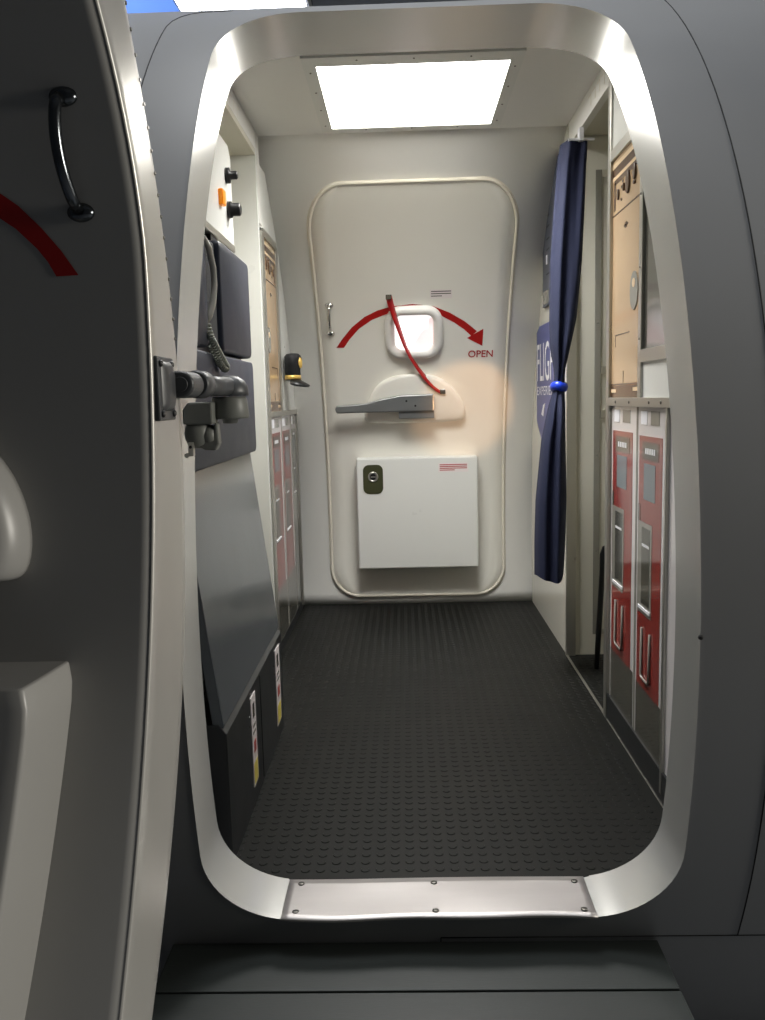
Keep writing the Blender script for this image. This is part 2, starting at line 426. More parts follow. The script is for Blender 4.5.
# lever housing: low flat-bottomed dome
hp = [(-.290, 1.112), (-.286, 1.165), (-.262, 1.235), (-.215, 1.310), (-.150, 1.352), (-.06, 1.372), (.05, 1.372), (.15, 1.348), (.225, 1.292), (.272, 1.225), (.296, 1.165), (.296, 1.115), (.26, 1.092), (-.25, 1.090)]
def smooth_loop(P, it=2):
    for _ in range(it):
        Q = []
        for i, p in enumerate(P):
            q = P[(i+1) % len(P)]
            Q += [(p[0]*.75+q[0]*.25, p[1]*.75+q[1]*.25), (p[0]*.25+q[0]*.75, p[1]*.25+q[1]*.75)]
        P = Q
    return P
hp = smooth_loop(hp)
def dome(P, f, steps, c):
    return [[f(c[0]+(x-c[0])*s, c[1]+(z-c[1])*s, o) for x, z in P] for s, o in steps]
lh = MB().loft(dome(hp, fd, [(1.0, .010), (1.0, .024), (.99, .036), (.965, .046), (.93, .052), (.86, .056)], (.0, 1.20))).build('lever_housing', 'door', d1)
lp = [(-.444, 1.157), (-.338, 1.157), (-.235, 1.158), (-.081, 1.158), (.113, 1.156), (.113, 1.256), (-.081, 1.252), (-.20, 1.231), (-.27, 1.212), (-.34, 1.206), (-.444, 1.202), (-.453, 1.180)]
yl = 4.862
lv = MB().prism([(x, yl, z) for x, z in reversed(lp)], (0, .028, 0)).build('lever', 'graymetal', lh, bevel=.008, seg=3)
MB().box(-.090, .113, 4.878, 4.965, 1.118, 1.175).build('pivot', 'graymetal', lh, bevel=.004)
mb = MB()
for x, z in ((-.045, 1.218), (.005, 1.190)): mb.lathe([(.006, 0), (.006, .003)], (x, yl-.002, z), (0, 1, 0), 10)
mb.build('lever_screws', 'seam', lh)
# box cover
bx = MB().box(-.345, .360, 4.93, 5.10, .238, .893).build('box_cover', 'white', d1, bevel=.010, seg=3)
lo = rrect(.116, .170, .034, 6, -.248, .770)
mb = MB(); mb.prism([(x, 4.9265, z) for x, z in lo], (0, .006, 0))
mb.lathe([(.030, 0), (.030, .004), (.022, .005), (.022, .002)], (-.248, 4.927, .785), (0, -1, 0), 24, 1)
mb.lathe([(.019, 0), (.017, .006)], (-.248, 4.927, .785), (0, -1, 0), 20, 2)
mb.box(-.262, -.232, 4.9195, 4.921, .781, .789, 1)
mb.build('latch', ['olive', 'alu', 'black'], bx, label='dark olive recessed latch')
placard(.131, .305, .803, .856, lambda x, z, e: (x, 4.9285-e, z), bx, 'red', 4)
for ob in [o for o in bpy.data.objects if o.name.startswith('placard')]: pass
# strap across the window
sp = [(-.128, 4.612, 1.768), (-.118, 4.644, 1.730), (-.098, 4.680, 1.665), (-.072, 4.722, 1.590), (-.046, 4.762, 1.518), (-.015, 4.80, 1.455), (.022, 4.83, 1.400), (.060, 4.85, 1.350), (.095, 4.868, 1.312), (.130, 4.882, 1.284), (.162, 4.888, 1.266)]
mb = MB(); L = []; Rr = []
for i, p in enumerate(sp):
    p = Vector(p); t = (Vector(sp[min(i+1, len(sp)-1)])-Vector(sp[max(i-1, 0)])).normalized()
    w = .5+.5*math.cos(min(1, i/7)*PI); tw = R(10+50*math.sin(PI*i/10))
    sd = Vector((math.cos(tw)*t.z*-1, math.sin(tw), math.cos(tw)*t.x)).normalized()
    L.append(p+sd*.0175); Rr.append(p-sd*.0175)
n = len(L); mb.add(L+Rr, [(i, i+1, n+i+1, n+i) for i in range(n-1)], 0, True)
st = mb.build('warning_strap', 'red'); tag(st, 'red webbing strap hanging diagonally across the small window of the far door', 'strap')
sm = st.modifiers.new('webbing', 'SOLIDIFY'); sm.thickness = .004; sm.offset = 0
for i, nm in ((0, 'strap_end'), (-1, 'strap_end')):
    p = Vector(sp[i]); MB().box(p.x-.016, p.x+.016, p.y-.006, p.y+.012, p.z-.014, p.z+.012).build(nm, 'printdark', st, bevel=.003, label='dark stitched end')
    MB().box(p.x-.005, p.x+.005, p.y+.008, yfar(p.z, .05)+.04, p.z-.005, p.z+.005).build('anchor', 'screw', st)

# ------------------------------------------------------------------ ceiling light
cl = thing('ceiling_light', (0, 3.54, 2.417), 'square glowing ceiling light panel in a white screwed frame', 'ceiling light')
mb = MB()
x0, x1, y0, y1 = -.395, .387, 3.115, 3.935; i0, i1, j0, j1 = -.348, .343, 3.195, 3.897
for a in ((x0, x1, y0, j0), (x0, x1, j1, y1), (x0, i0, j0, j1), (i1, x1, j0, j1)): mb.box(a[0], a[1], a[2], a[3], 2.408, 2.418)
mb.build('frame', 'white', cl)
MB().box(i0, i1, j0, j1, 2.412, 2.420).build('diffuser', 'diffuser', cl)
for x, y in [(x0+.022, yy) for yy in (3.25, 3.45, 3.65, 3.85)]+[(x1-.022, yy) for yy in (3.25, 3.45, 3.65, 3.85)]+[(xx, y1-.018) for xx in (-.2, 0, .2)]+[(xx, y0+.03) for xx in (-.2, 0, .2)]:
    MB().lathe([(.004, 0), (.003, .003)], (x, y, 2.4085), (0, 0, -1), 8).build('screw', 'screw', cl)

# ------------------------------------------------------------------ right-hand printed galley panel
gp = thing('galley_panel', (.70, 2.8, 0), 'aluminium-framed galley panel on the right with bronze oven column above two red trolleys', 'galley panel')
X = .690
mb = MB()
mb.box(X-.008, X+.03, 3.135, 3.175, .0, 2.317)         # far upright
mb.box(X-.008, X+.012, 2.01, 3.14, 1.186, 1.216)      # cross bar
mb.box(X-.006, X+.012, 2.728, 2.762, 1.216, 2.03)     # upper divider
mb.box(X-.006, X+.012, 2.08, 2.73, 1.325, 1.365)      # short cross bar
mb.box(X-.006, X+.012, 2.445, 2.462, .03, 1.186)      # lower divider
gf = mb.build('frame', 'alu', gp, bevel=.002)
for y in (3.03, 2.85, 2.62, 2.50): MB().lathe([(.006, 0), (.004, .003)], (X-.0075, y, 1.201), (-1, 0, 0), 8).build('screw', 'screw', gf)
for z in (1.40, 1.62, 1.84): MB().lathe([(.005, 0), (.003, .003)], (X-.0055, 2.745, z), (-1, 0, 0), 8).build('screw', 'screw', gf)
mb = MB(); side_poly(mb, X, X+.02, 3.14, 2.075, 2.317); mb.build('upper_panel', 'white', gp)
mb = MB(); side_poly(mb, X-.007, X+.012, 3.14, 2.035, 2.072); mb.build('upper_rail', 'alu', gp)
mb = MB(); side_poly(mb, X+.02, X+.05, 3.14, 0, 2.298); mb.build('backing', 'passage', gp)
side = MB(); side_poly(side, X+.004, X+.02, 2.735, 1.365, 2.035); side.build('side_panel', 'printlow', gp, label='grey-green side panel')
mb = MB(); side_poly(mb, X+.002, X+.02, 2.735, 1.216, 1.325); mb.build('white_print_panel', 'white', gp)
def patch(mb, y0, y1, z0, z1, x, s=-1, mi=0, t=.0012): mb.box(min(x, x+s*t), max(x, x+s*t), y0, y1, z0, z1, mi)
ov = MB().box(X+.002, X+.02, 2.762, 3.135, 1.216, 2.035).build('oven_print', 'bronze', gp, label='bronze coloured oven column with dials and round vent')
def disc(y, z, ry, rz, x, n=20): return [(x, y+ry*math.cos(2*PI*k/n), z+rz*math.sin(2*PI*k/n)) for k in range(n)]
def oven_marks(ov, x, s, ya, yb, z0, z1):
    """ya = far edge, yb = near edge"""
    W = yb-ya; H = z1-z0; Y = lambda u: ya+W*u; Z = lambda w: z0+H*w
    def pt(u0, u1, w0, w1, mi, name, t=.0012):
        mb = MB(); patch(mb, min(Y(u0), Y(u1)), max(Y(u0), Y(u1)), Z(w0), Z(w1), x, s, 0, t); mb.build(name, mi, ov)
    pt(0, 1, .965, .985, 'bronzelight', 'top_rail'); pt(0, 1, .93, .965, 'bronzedark', 'rail_gap'); pt(0, 1, .915, .93, 'bronzelight', 'top_rail'); pt(.06, 1, .895, .915, 'bronzedark', 'rail_gap')
    pt(.05, .11, .79, .905, 'bronzedark', 'side_slot'); pt(0, 1, .768, .774, 'bronzedark', 'door_line')
    for u, w, ru, rw in ((.22, .845, .03, .022), (.42, .855, .022, .016), (.56, .86, .06, .045), (.78, .875, .045, .03), (.78, .835, .03, .008)):
        mb = MB(); mb.prism(disc(Y(u), Z(w), abs(W)*ru, H*rw, x), (s*.006, 0, 0)); mb.build('dial', 'bronzedark', ov, bevel=.001)
    for u, w in ((.3, .81), (.34, .88), (.3, .86)): pt(u, u+.04, w, w+.01, 'bronzedark', 'mark')
    pt(.42, .56, .695, .703, 'bronzedark', 'mark'); pt(.46, .52, .688, .710, 'bronzedark', 'mark')
    mb = MB(); mb.prism(disc(Y(.80), Z(.42), abs(W)*.13, H*.075, x, 28), (s*.003, 0, 0)); mb.prism(disc(Y(.80), Z(.45), abs(W)*.045, H*.018, x+s*.003, 16), (s*.001, 0, 0), 1)
    mb.build('round_vent', ['printmid', 'bronzelight'], ov)
    pt(.15, .65, .262, .266, 'bronzedark', 'door_line'); pt(.15, .155, .215, .262, 'bronzedark', 'door_line')
    pt(.44, .46, .06, .11, 'bronzedark', 'mark'); pt(0, 1, .052, .058, 'bronzedark', 'door_line'); pt(0, 1, .0, .05, 'bronzedark', 'oven_foot', .0008)
    pt(.02, .2, .02, .035, 'bronzelight', 'foot_bolt', .002); pt(.8, .97, .025, .04, 'bronzelight', 'foot_bolt', .002)
oven_marks(ov, X+.002, -1, 3.133, 2.764, 1.217, 2.034)
# trolleys: print, white head, red front, name plate, label, latch, handle
def trolley(parent, x, s, ya, yb, z0, z1, zr0, zr1, detail=True, red=True, label=None):
    """ya = far edge, yb = near edge; s = facing (+1 or -1 along x)"""
    W = yb-ya; Y = lambda u: ya+W*u
    def pt(par, u0, u1, a, b, m, name, t=.0012, base=0., lab=None):
        mb = MB(); patch(mb, min(Y(u0), Y(u1)), max(Y(u0), Y(u1)), a, b, x+s*base, s, 0, t); return mb.build(name, m, par, label=lab)
    mb = MB(); mb.box(min(x, x-s*.015), max(x, x-s*.015), min(Y(.0), Y(1)), max(Y(.0), Y(1)), z0, z1)
    tr = mb.build('trolley_print', 'print', parent, label=label)
    H = zr1-zr0
    pt(tr, .06, .94, z0, zr0, 'printlow', 'lower_front')
    pt(tr, .0, .02, z0, z1, 'printmid', 'edge_strip'); pt(tr, .97, .995, z0, z1, 'printmid', 'edge_strip')
    rp = pt(tr, .08, .84, zr0, zr1, 'printred' if red else 'printmid', 'front_panel', lab='red front panel' if red else None)
    pt(tr, .12, .33, z1-.055, z1-.012, 'letter', 'head_latch', .0012); pt(tr, .46, .74, z1-.055, z1-.012, 'printmid', 'head_latch', .0012)
    b = .0012
    npl = pt(rp, .20, .74, zr1-H*.090, zr1-H*.022, 'printdark', 'name_plate', .0008, b)
    for k in range(5): pt(rp, .30+.07*k, .345+.07*k, zr1-H*.068, zr1-H*.046, 'letter', 'plate_mark', .0004, b+.0008)
    pt(rp, .26, .64, zr1-H*.245, zr1-H*.105, 'printblue', 'grey_label', .0008, b)
    pt(rp, .08, .15, zr1-H*.34, zr1-H*.27, 'printlow', 'side_tab', .0008, b)
    lt = pt(rp, .08, .56, zr0+H*.30, zr0+H*.665, 'printmid', 'latch_plate', .0010, b)
    lt2 = pt(rp, .22, .50, zr0+H*.34, zr0+H*.645, 'printlow', 'latch_recess', .0006, b+.0010)
    pt(rp, .24, .48, zr0+H*.57, zr0+H*.580, 'letter', 'latch_mark', .0008, b+.0016); pt(rp, .14, .54, zr0+H*.315, zr0+H*.327, 'letter', 'latch_lip', .003, b+.001)
    if detail:
        mb = MB(); zb = zr0+H*.045; zt = zr0+H*.245
        mb.tube([(x+s*.004, Y(.28), zt), (x+s*.006, Y(.28), zb+.01), (x+s*.006, Y(.31), zb), (x+s*.006, Y(.53), zb), (x+s*.006, Y(.56), zb+.01), (x+s*.004, Y(.56), zt)], .0042, 8)
        mb.build('bar_handle', 'printmid', rp, label='pale U-shaped handle')
    return tr
trolley(gp, X+.004, -1, 3.13, 2.785, .10, 1.186, .292, 1.100, label='far printed trolley with red front')
trolley(gp, X+.004, -1, 2.783, 2.462, .10, 1.186, .280, 1.096, label='near printed trolley with red front')
mb = MB(); side_poly(mb, X+.004, X+.02, 2.445, .10, 1.186); mb.build('end_panel', 'print', gp)
mb = MB(); side_poly(mb, X-.004, X+.02, 3.14, .0, .10); mb.build('kick_plate', 'base', gp)
# left-hand printed galley panel
lg = thing('galley_panel', (-.70, 4.5, 0), 'glossy printed galley panel on the far left wall, beside the black cap', 'galley panel')
XL = -.690
mb = MB(); mb.box(XL-.005, XL+.006, 3.94, 4.005, .02, 2.0); mb.box(XL-.005, XL+.006, 4.005, 5.03, 1.160, 1.186); mb.box(XL-.005, XL+.006, 4.37, 4.42, 1.186, 2.0); mb.box(XL-.005, XL+.006, 4.965, 5.0, .02, 1.16); mb.box(XL-.005, XL+.006, 4.0, 4.40, 1.985, 2.02)
mb.build('frame', 'alu', lg, bevel=.001)
MB().box(XL-.02, XL-.002, 3.94, 5.03, 0, .05).build('kick_plate', 'base', lg)
lo_ = MB().box(XL-.02, XL-.002, 4.005, 4.37, 1.186, 1.985).build('oven_print', 'bronze', lg, label='bronze coloured oven column')
oven_marks(lo_, XL-.002, 1, 4.37, 4.007, 1.187, 1.984)
trolley(lg, XL-.004, 1, 4.015, 4.385, .05, 1.16, .31, 1.08, False, label='printed red trolley nearest the seat')
trolley(lg, XL-.004, 1, 4.39, 4.75, .05, 1.16, .31, 1.08, False, label='second printed red trolley')
trolley(lg, XL-.004, 1, 4.755, 4.96, .05, 1.16, .55, 1.08, False, red=False, label='grey printed trolley by the far door')
MB().box(XL-.02, XL-.003, 4.42, 5.03, 1.186, 2.3).build('upper_panel', 'white', lg)
MB().box(XL-.02, XL-.003, 3.95, 4.42, 2.02, 2.3).build('upper_panel', 'white', lg)

# ------------------------------------------------------------------ curtain
ct = thing('curtain', (.64, 3.72, .43), 'navy blue curtain gathered by a bright blue tie beside the side passage', 'curtain')
rows_ = [(2.262, .616, .723), (2.174, .602, .720), (1.985, .587, .713), (1.793, .575, .704), (1.549, .571, .681), (1.435, .575, .656), (1.337, .590, .634), (1.261, .588, .632), (1.184, .566, .635), (1.034, .536, .636), (.776, .510, .641), (.598, .505, .637), (.432, .505, .629)]
def cur(z):
    for a, b in zip(rows_, rows_[1:]):
        if b[0] <= z <= a[0]:
            t = (z-b[0])/(a[0]-b[0]); return b[1]+(a[1]-b[1])*t, b[2]+(a[2]-b[2])*t
    return rows_[-1][1:]
def curtain_pt(u, z):
    a, b = cur(z); c = (a+b)/2; w = (b-a)/2
    th = 2*PI*u; tie = math.exp(-((z-1.27)/.10)**2)
    fold = 1+.17*math.sin(th*5+1.0*math.sin(z*1.6))*(1-.5*tie)+.05*math.sin(th*9+z*1.5)
    edge = .02*math.sin(th*2+1) if z < .5 else 0
    return (c+w*math.cos(th)*min(1.04, .84+.16*fold) + .0, 3.72+(.085-.05*tie)*math.sin(th)*fold, z+edge*.6)
mb = MB(); mb.grid(curtain_pt, rng(0, 1, 120), list(reversed([r for r in rng(.432, 2.262, 70)])))
c0 = mb.build('cloth', 'curtain', ct)
tie_path = [(.609+.026*math.cos(a), 3.72+.040*math.sin(a), 1.266+.004*math.sin(2*a)) for a in rng(0, 2*PI, 28)[:-1]]
MB().tube(tie_path, .013, 8, closed=True, up=(0, 0, 1), flat=1.5).build('tie_back', 'tieblue', ct, label='bright blue tie')
mb = MB(); mb.box(.63, .735, 3.628, 3.640, 2.252, 2.260); mb.box(.672, .690, 3.62, 3.66, 2.25, 2.30)
mb.lathe([(.012, 0), (.012, .03)], (.684, 3.66, 2.262), (0, 0, 1), 10)
mb.build('hook', 'letter', ct, label='white hanging hook')
mb = MB(); mb.grid(lambda u, z: (lambda p: (.6695+(p[0]-.6695)*1.02, 3.72+(p[1]-3.72)*1.03, p[2]))(curtain_pt(u, z)), rng(0, 1, 120), [2.261, 2.235, 2.19]); mb.build('heading_tape', 'curtain', ct)

# board and sign on the far right wall
bd = MB().prism([(.689, 4.54, 1.68), (.689, 4.20, 1.68), (.689, 4.10, 2.33), (.689, 4.20, 2.32), (.689, 4.35, 2.30), (.689, 4.50, 2.245), (.689, 4.54, 2.17)], (-.016, 0, 0)).build('notice_board', 'board', bevel=.002)
tag(bd, 'charcoal board high on the right wall, half hidden behind the curtain', 'board')
for y, z in ((4.43, 2.165), (4.42, 1.905)): MB().box(.6715, .6735, y-.018, y+.012, z-.022, z+.022).build('white_tag', 'letter', bd)
for z in (2.11, 2.06, 2.0, 1.95, 1.83): MB().box(.6718, .6735, 4.34, 4.42, z, z+.004).build('groove', 'seam', bd)
MB().box(.6715, .6735, 4.36, 4.52, 1.69, 1.755).build('grey_tag', 'printmid', bd)
sg = MB().prism([(.689, 4.785, 1.09), (.689, 4.62, .985), (.689, 4.02, .985), (.689, 4.02, 1.60), (.689, 4.70, 1.60), (.689, 4.785, 1.57)], (-.010, 0, 0)).build('wall_sign', 'signblue', bevel=.002)
tag(sg, 'violet-blue sign with tall white letters, half hidden by the tied curtain', 'sign')
text_mesh('lettering', 'FLIGHT', 'letter', (.6785, 4.755, 1.305), (0, -1, 0), (0, 0, 1), .68, .20, sg, label='tall white word')
text_mesh('lettering', 'EXPERIENCE', 'letter', (.6785, 4.755, 1.232), (0, -1, 0), (0, 0, 1), .68, .046, sg, label='small white word')
mb = MB(); mb.prism([(.679, 4.62, 1.13), (.679, 4.56, 1.12), (.679, 4.50, 1.19), (.679, 4.56, 1.18)], (-.0015, 0, 0)); mb.build('emblem', 'letter', sg)

# cabinet frame and pole in the side passage
cf = thing('passage_frame', (.86, 3.94, .1), 'cream metal frame on the wall of the side passage behind the curtain', 'frame')
MB().box(.812, .840, 3.9480, 3.9525, .10, 2.215).build('upright', 'printmid', cf, bevel=.001)
MB().box(.840, 1.30, 3.948, 3.9525, 2.185, 2.215).build('top_rail', 'passage', cf, bevel=.002)
MB().box(.840, 1.30, 3.948, 3.9525, .10, .125).build('bottom_rail', 'alu', cf, bevel=.002)

for z in (1.32, 1.12): MB().box(.840, 1.30, 3.945, 3.9525, z, z+.036).build('bracket', 'alu', cf, bevel=.002)
for z in (.5, .95, 1.55): MB().lathe([(.005, 0), (.003, .003)], (.826, 3.9482, z), (0, -1, 0), 8).build('screw', 'screw', cf)
MB().tube([(.784, 3.74, .0), (.795, 3.745, .2), (.808, 3.75, .43), (.814, 3.75, .52), (.822, 3.75, .545), (.845, 3.745, .556), (.875, 3.74, .556)], [.012, .0125, .013, .018, .019, .017, .016], 12).build('pole', 'black')
tag(bpy.data.objects['pole'], 'thin black pole with a bent top standing in the side passage', 'pole')

# ------------------------------------------------------------------ pilot cap on the left wall
cap = thing('pilot_cap', (-.65, 4.6, 1.33), 'black peaked cap with gold band hanging on the far left wall', 'cap')
def ring(z, rx, ry, cx=-.646, cy=4.56, tilt=0., n=28): return [(cx+rx*math.cos(2*PI*k/n), cy+ry*math.sin(2*PI*k/n), z+tilt*math.cos(2*PI*k/n)) for k in range(n)]
MB().loft([ring(1.344, .040, .078), ring(1.395, .040, .080), ring(1.415, .042, .09, cx=-.644), ring(1.45, .046, .098, tilt=.004, cx=-.641), ring(1.470, .042, .092, tilt=.004, cx=-.645), ring(1.480, .032, .07, tilt=.002), ring(1.483, .012, .03)]).build('crown', 'navy', cap)
MB().loft([ring(1.347, .0405, .0795), ring(1.347, .0425, .0815), ring(1.369, .0425, .0815), ring(1.369, .0405, .0805)], cap=False).build('gold_band', 'gold', cap)
pk = []
for t in rng(-1, 1, 16):
    a = t*1.35-.45
    i = Vector((-.646+.038*math.cos(a), 4.56+.078*math.sin(a), 1.346)); k = math.cos(t*PI/2)**.45
    pk.append((i, i+Vector((.056*k*math.cos(a), .045*k*math.sin(a), -.030*k-.002))))
mb = MB(); n = len(pk); mb.add([p for p, q in pk]+[q for p, q in pk], [(i, i+1, n+i+1, n+i) for i in range(n-1)], 0, True)
po = mb.build('peak', 'black', cap); s = po.modifiers.new('thick', 'SOLIDIFY'); s.thickness = .011
MB().lathe([(.020, 0), (.018, .004), (.010, .007), (.004, .008)], (-.600, 4.515, 1.432), (1, -.55, .05), 16, sx=.8, sy=1.5).build('badge', 'gold', cap)

# ------------------------------------------------------------------ attendant panel over the seat
ap = thing('control_panel', (-.80, 2.95, 1.82), 'white control box with two black knobs and an orange switch above the folding seat', 'control panel')
mb = MB(); mb.prism([(-.70, 3.365, 1.825), (-.70, 2.72, 1.825), (-.70, 2.72, 2.19), (-.70, 3.32, 2.19), (-.70, 3.365, 2.15)], (-.20, 0, 0)); mb.build('box', 'white', ap, bevel=.006, seg=3)
MB().box(-.88, -.693, 2.72, 3.34, 1.800, 1.826).build('bottom_rail', 'alu', ap, bevel=.003)
MB().box(-.80, -.70, 2.95, 3.06, 1.772, 1.800).build('bracket', 'black', ap, bevel=.003)
MB().box(-.80, -.70, 3.24, 3.30, 1.772, 1.800).build('bracket', 'black', ap, bevel=.003)
mb = MB(); mb.lathe([(.028, 0), (.028, .014), (.015, .016), (.015, .040), (.010, .044)], (-.70, 3.26, 2.065), (1, 0, 0), 18); mb.build('knob', 'black', ap)
mb = MB(); mb.lathe([(.030, 0), (.030, .014), (.024, .018), (.024, .044), (.018, .048)], (-.70, 3.27, 1.945), (1, 0, 0), 18); mb.build('knob', 'black', ap)
MB().box(-.702, -.682, 3.105, 3.155, 1.93, 1.985).build('switch', 'orange', ap, bevel=.006, label='orange rocker switch')

# ------------------------------------------------------------------ folding attendant seat
js = thing('jump_seat', (-.65, 2.6, 0), 'folded double jump seat with blue pads, grey pan and black base on the left', 'jump seat')
def cushion(q, x=-.600, th=.055):
    """q = four (y, z) corners, counter-clockwise from lower near one; rounded and padded"""
    P = []
    for i in range(4):
        p, a, b = Vector(q[i]), Vector(q[i-1]), Vector(q[(i+1) % 4])
        da = (a-p).normalized()*.024; db = (b-p).normalized()*.024
        for t in rng(0, 1, 5): P.append((p+da)*(1-t)**2+p*2*t*(1-t)+(p+db)*t*t)
    c = sum((Vector(k) for k in q), Vector((0, 0)))/4
    mb = MB()
    mb.loft([[(x-th*(1-k), c.x+(p.x-c.x)*s, c.y+(p.y-c.y)*s) for p in P] for k, s in ((0, .985), (.15, 1.), (.75, 1.), (.93, .985), (1.0, .955))])
    return mb
cushion([(2.10, 1.385), (2.40, 1.385), (2.40, 1.70), (2.275, 1.70)]).build('head_pad', 'pad', js)
cushion([(2.59, 1.385), (3.075, 1.385), (3.075, 1.715), (2.59, 1.715)]).build('head_pad', 'pad', js)
cushion([(1.995, 1.055), (3.085, 1.055), (3.085, 1.374), (2.085, 1.374)], -.597).build('back_pad', 'pad', js)
MB().box(-.899, -.664, 2.125, 3.10, .396, 1.0).build('seat_well', 'base', js)
MB().box(-.899, -.638, 2.29, 3.07, 1.0, 1.69).build('back_frame', 'base', js, bevel=.004)
mb = MB(); mb.prism([(-.552, 2.125, .385), (-.552, 3.125, .385), (-.628, 3.10, 1.06), (-.628, 2.105, 1.06)], (-.03, 0, 0)); mb.build('seat_pan', 'pan', js, bevel=.004)
mb = MB(); mb.prism([(-.545, 2.12, 0), (-.545, 2.12, .37), (-.565, 2.12, .395), (-.88, 2.12, .395), (-.88, 2.12, 0)], (0, .995, 0)); mb.build('base_box', 'base', js, bevel=.004)
for yy in (2.63,): MB().box(-.5455, -.543, yy-.0015, yy+.0015, .02, .36).build('door_gap', 'seam', js)
for y0, y1 in ((2.455, 2.53), (2.945, 3.04)):
    p = MB().box(-.5465, -.5425, y0, y1, .065, .345).build('placard', 'placard', js, label='white instruction strip with red and yellow marks')
    W = y1-y0
    for z0, z1, m, a, b in ((.275, .32, 'printdark', .3, .7), (.245, .255, 'printmid', .2, .8), (.225, .233, 'printmid', .2, .8), (.165, .20, 'red', .3, .75), (.07, .135, 'yellow', .1, .9)):
        MB().box(-.5428, -.5419, y0+W*a, y0+W*b, z0, z1).build('mark', m, p)
    for z in (.30, .27): MB().lathe([(.003, 0), (.002, .003)], (-.544, y0-.03, z), (1, 0, 0), 8).build('stud', 'chrome', js)

# interphone handset with coiled cord
ip = thing('handset', (-.62, 2.46, 1.35), 'ivory interphone handset with grey coiled cord hanging between the head pads', 'handset')
MB().tube([(-.605, 2.412, 1.690), (-.595, 2.430, 1.660), (-.590, 2.448, 1.610), (-.589, 2.450, 1.565), (-.592, 2.436, 1.515), (-.600, 2.415, 1.475), (-.606, 2.405, 1.455)], [.006, .0095, .009, .0085, .009, .0095, .006], 10).build('grip', 'handset', ip)
MB().box(-.652, -.612, 2.425, 2.575, 1.40, 1.70).build('cradle', 'seam', ip, bevel=.006)  # near-black colour paints in the deep shade of the slot between the pads
cpath = [(-.604, 2.400, 1.450), (-.592, 2.385, 1.415), (-.585, 2.392, 1.395), (-.582, 2.434, 1.372), (-.580, 2.485, 1.350), (-.578, 2.512, 1.336), (-.582, 2.496, 1.330), (-.588, 2.465, 1.345), (-.592, 2.432, 1.366), (-.597, 2.402, 1.392)]
def catmull(P, n):
    P = [Vector(p) for p in P]; Q = []
    for i in range(len(P)-1):
        a, b, c, d = P[max(i-1, 0)], P[i], P[i+1], P[min(i+2, len(P)-1)]
        for k in range(n):
            t = k/n; Q.append(.5*((2*b)+(c-a)*t+(2*a-5*b+4*c-d)*t*t+(3*b-3*c+d-a)*t**3))
    return Q+[P[-1]]
cc = catmull(cpath, 40); hel = []
for i, p in enumerate(cc):
    t = (cc[min(i+1, len(cc)-1)]-cc[max(i-1, 0)]).normalized(); a = t.cross(Vector((1, 0, 0))).normalized(); b = t.cross(a); w = 2*PI*i/10
    hel.append(p+(a*math.cos(w)+b*math.sin(w))*.0075)
MB().tube(hel, .0032, 6).build('coiled_cord', 'cord', ip)

# ------------------------------------------------------------------ near door leaf, swung open
def yleaf(z, off=0.): return 1.44+off-.28*(z-1.2)**2
def xe(z): return -.477-.039*(1.48-z) if z < 1.48 else -.477-.2*(z-1.48)**2
def xb(z): return -.479-.036*(z-1.145)**2
ZT, ZB = 2.10, -.02
zl = rng(ZB, ZT, 60)
mb = MB()
mb.grid(lambda u, z: (xe(z)-.004-u, yleaf(z), z), [0, .02, .1, .2, .35, .5, .7, .9, 1.1], zl)
mb.grid(lambda u, z: (xb(z)-.004-u, yleaf(z, .15), z), [0, .02, .5, 1.1], zl)
for zc_ in (ZB, ZT): mb.add([(xe(zc_)-.004, yleaf(zc_), zc_), (xb(zc_)-.004, yleaf(zc_, .15), zc_), (xb(zc_)-1.104, yleaf(zc_, .15), zc_), (xe(zc_)-1.104, yleaf(zc_), zc_)], [(0, 1, 2, 3)])
mb.grid(lambda u, z: (xe(z)-1.104+(xb(z)-xe(z))*u, yleaf(z, .15*u), z), [0, 1], zl, sm=True)
mb.grid(lambda u, z: (xe(z)-.004+(xb(z)-xe(z))*u, yleaf(z, .15*u), z), [0, 1], zl, sm=True)
d2 = struct(mb.build('door_2', 'leaf', recalc=True), 'open entry door leaf at the left, seen from its inner side'); d2['category'] = 'door'
prof = [(.0, -.0008), (.0025, .0004), (.004, .003), (.004, .03), (.004, .075), (.004, .13), (.003, .149), (-.004, .152)]
mb = MB(); mb.grid(lambda u, z: (lambda o: (xe(z)+(xb(z)-xe(z))*max(0, min(1, o[1]/.15))-.004+o[0]+.004*0, yleaf(z, o[1]), z))(prof[int(u)]), range(len(prof)), zl)
mb.build('edge_trim', 'leafedge', d2, recalc=True)
for k in range(16):
    z = 1.35+.035*k; MB().lathe([(.004, 0), (.003, .002)], (xb(z)+.0005, yleaf(z, .143), z), (1, 0, 0), 8).build('rivet', 'screw', d2)
# grab handle
grab([(-.580+.004*t+.004*math.sin(PI*t)*-1, yleaf(1.70-.157*t)-.012-.034*math.sin(PI*t)**.5, 1.70-.157*t) for t in rng(0, 1, 16)], .0095,
     [(-.577, yleaf(1.70), 1.705), (-.575, yleaf(1.543), 1.540)], (0, -1, 0), 'darkchrome', d2, .019)
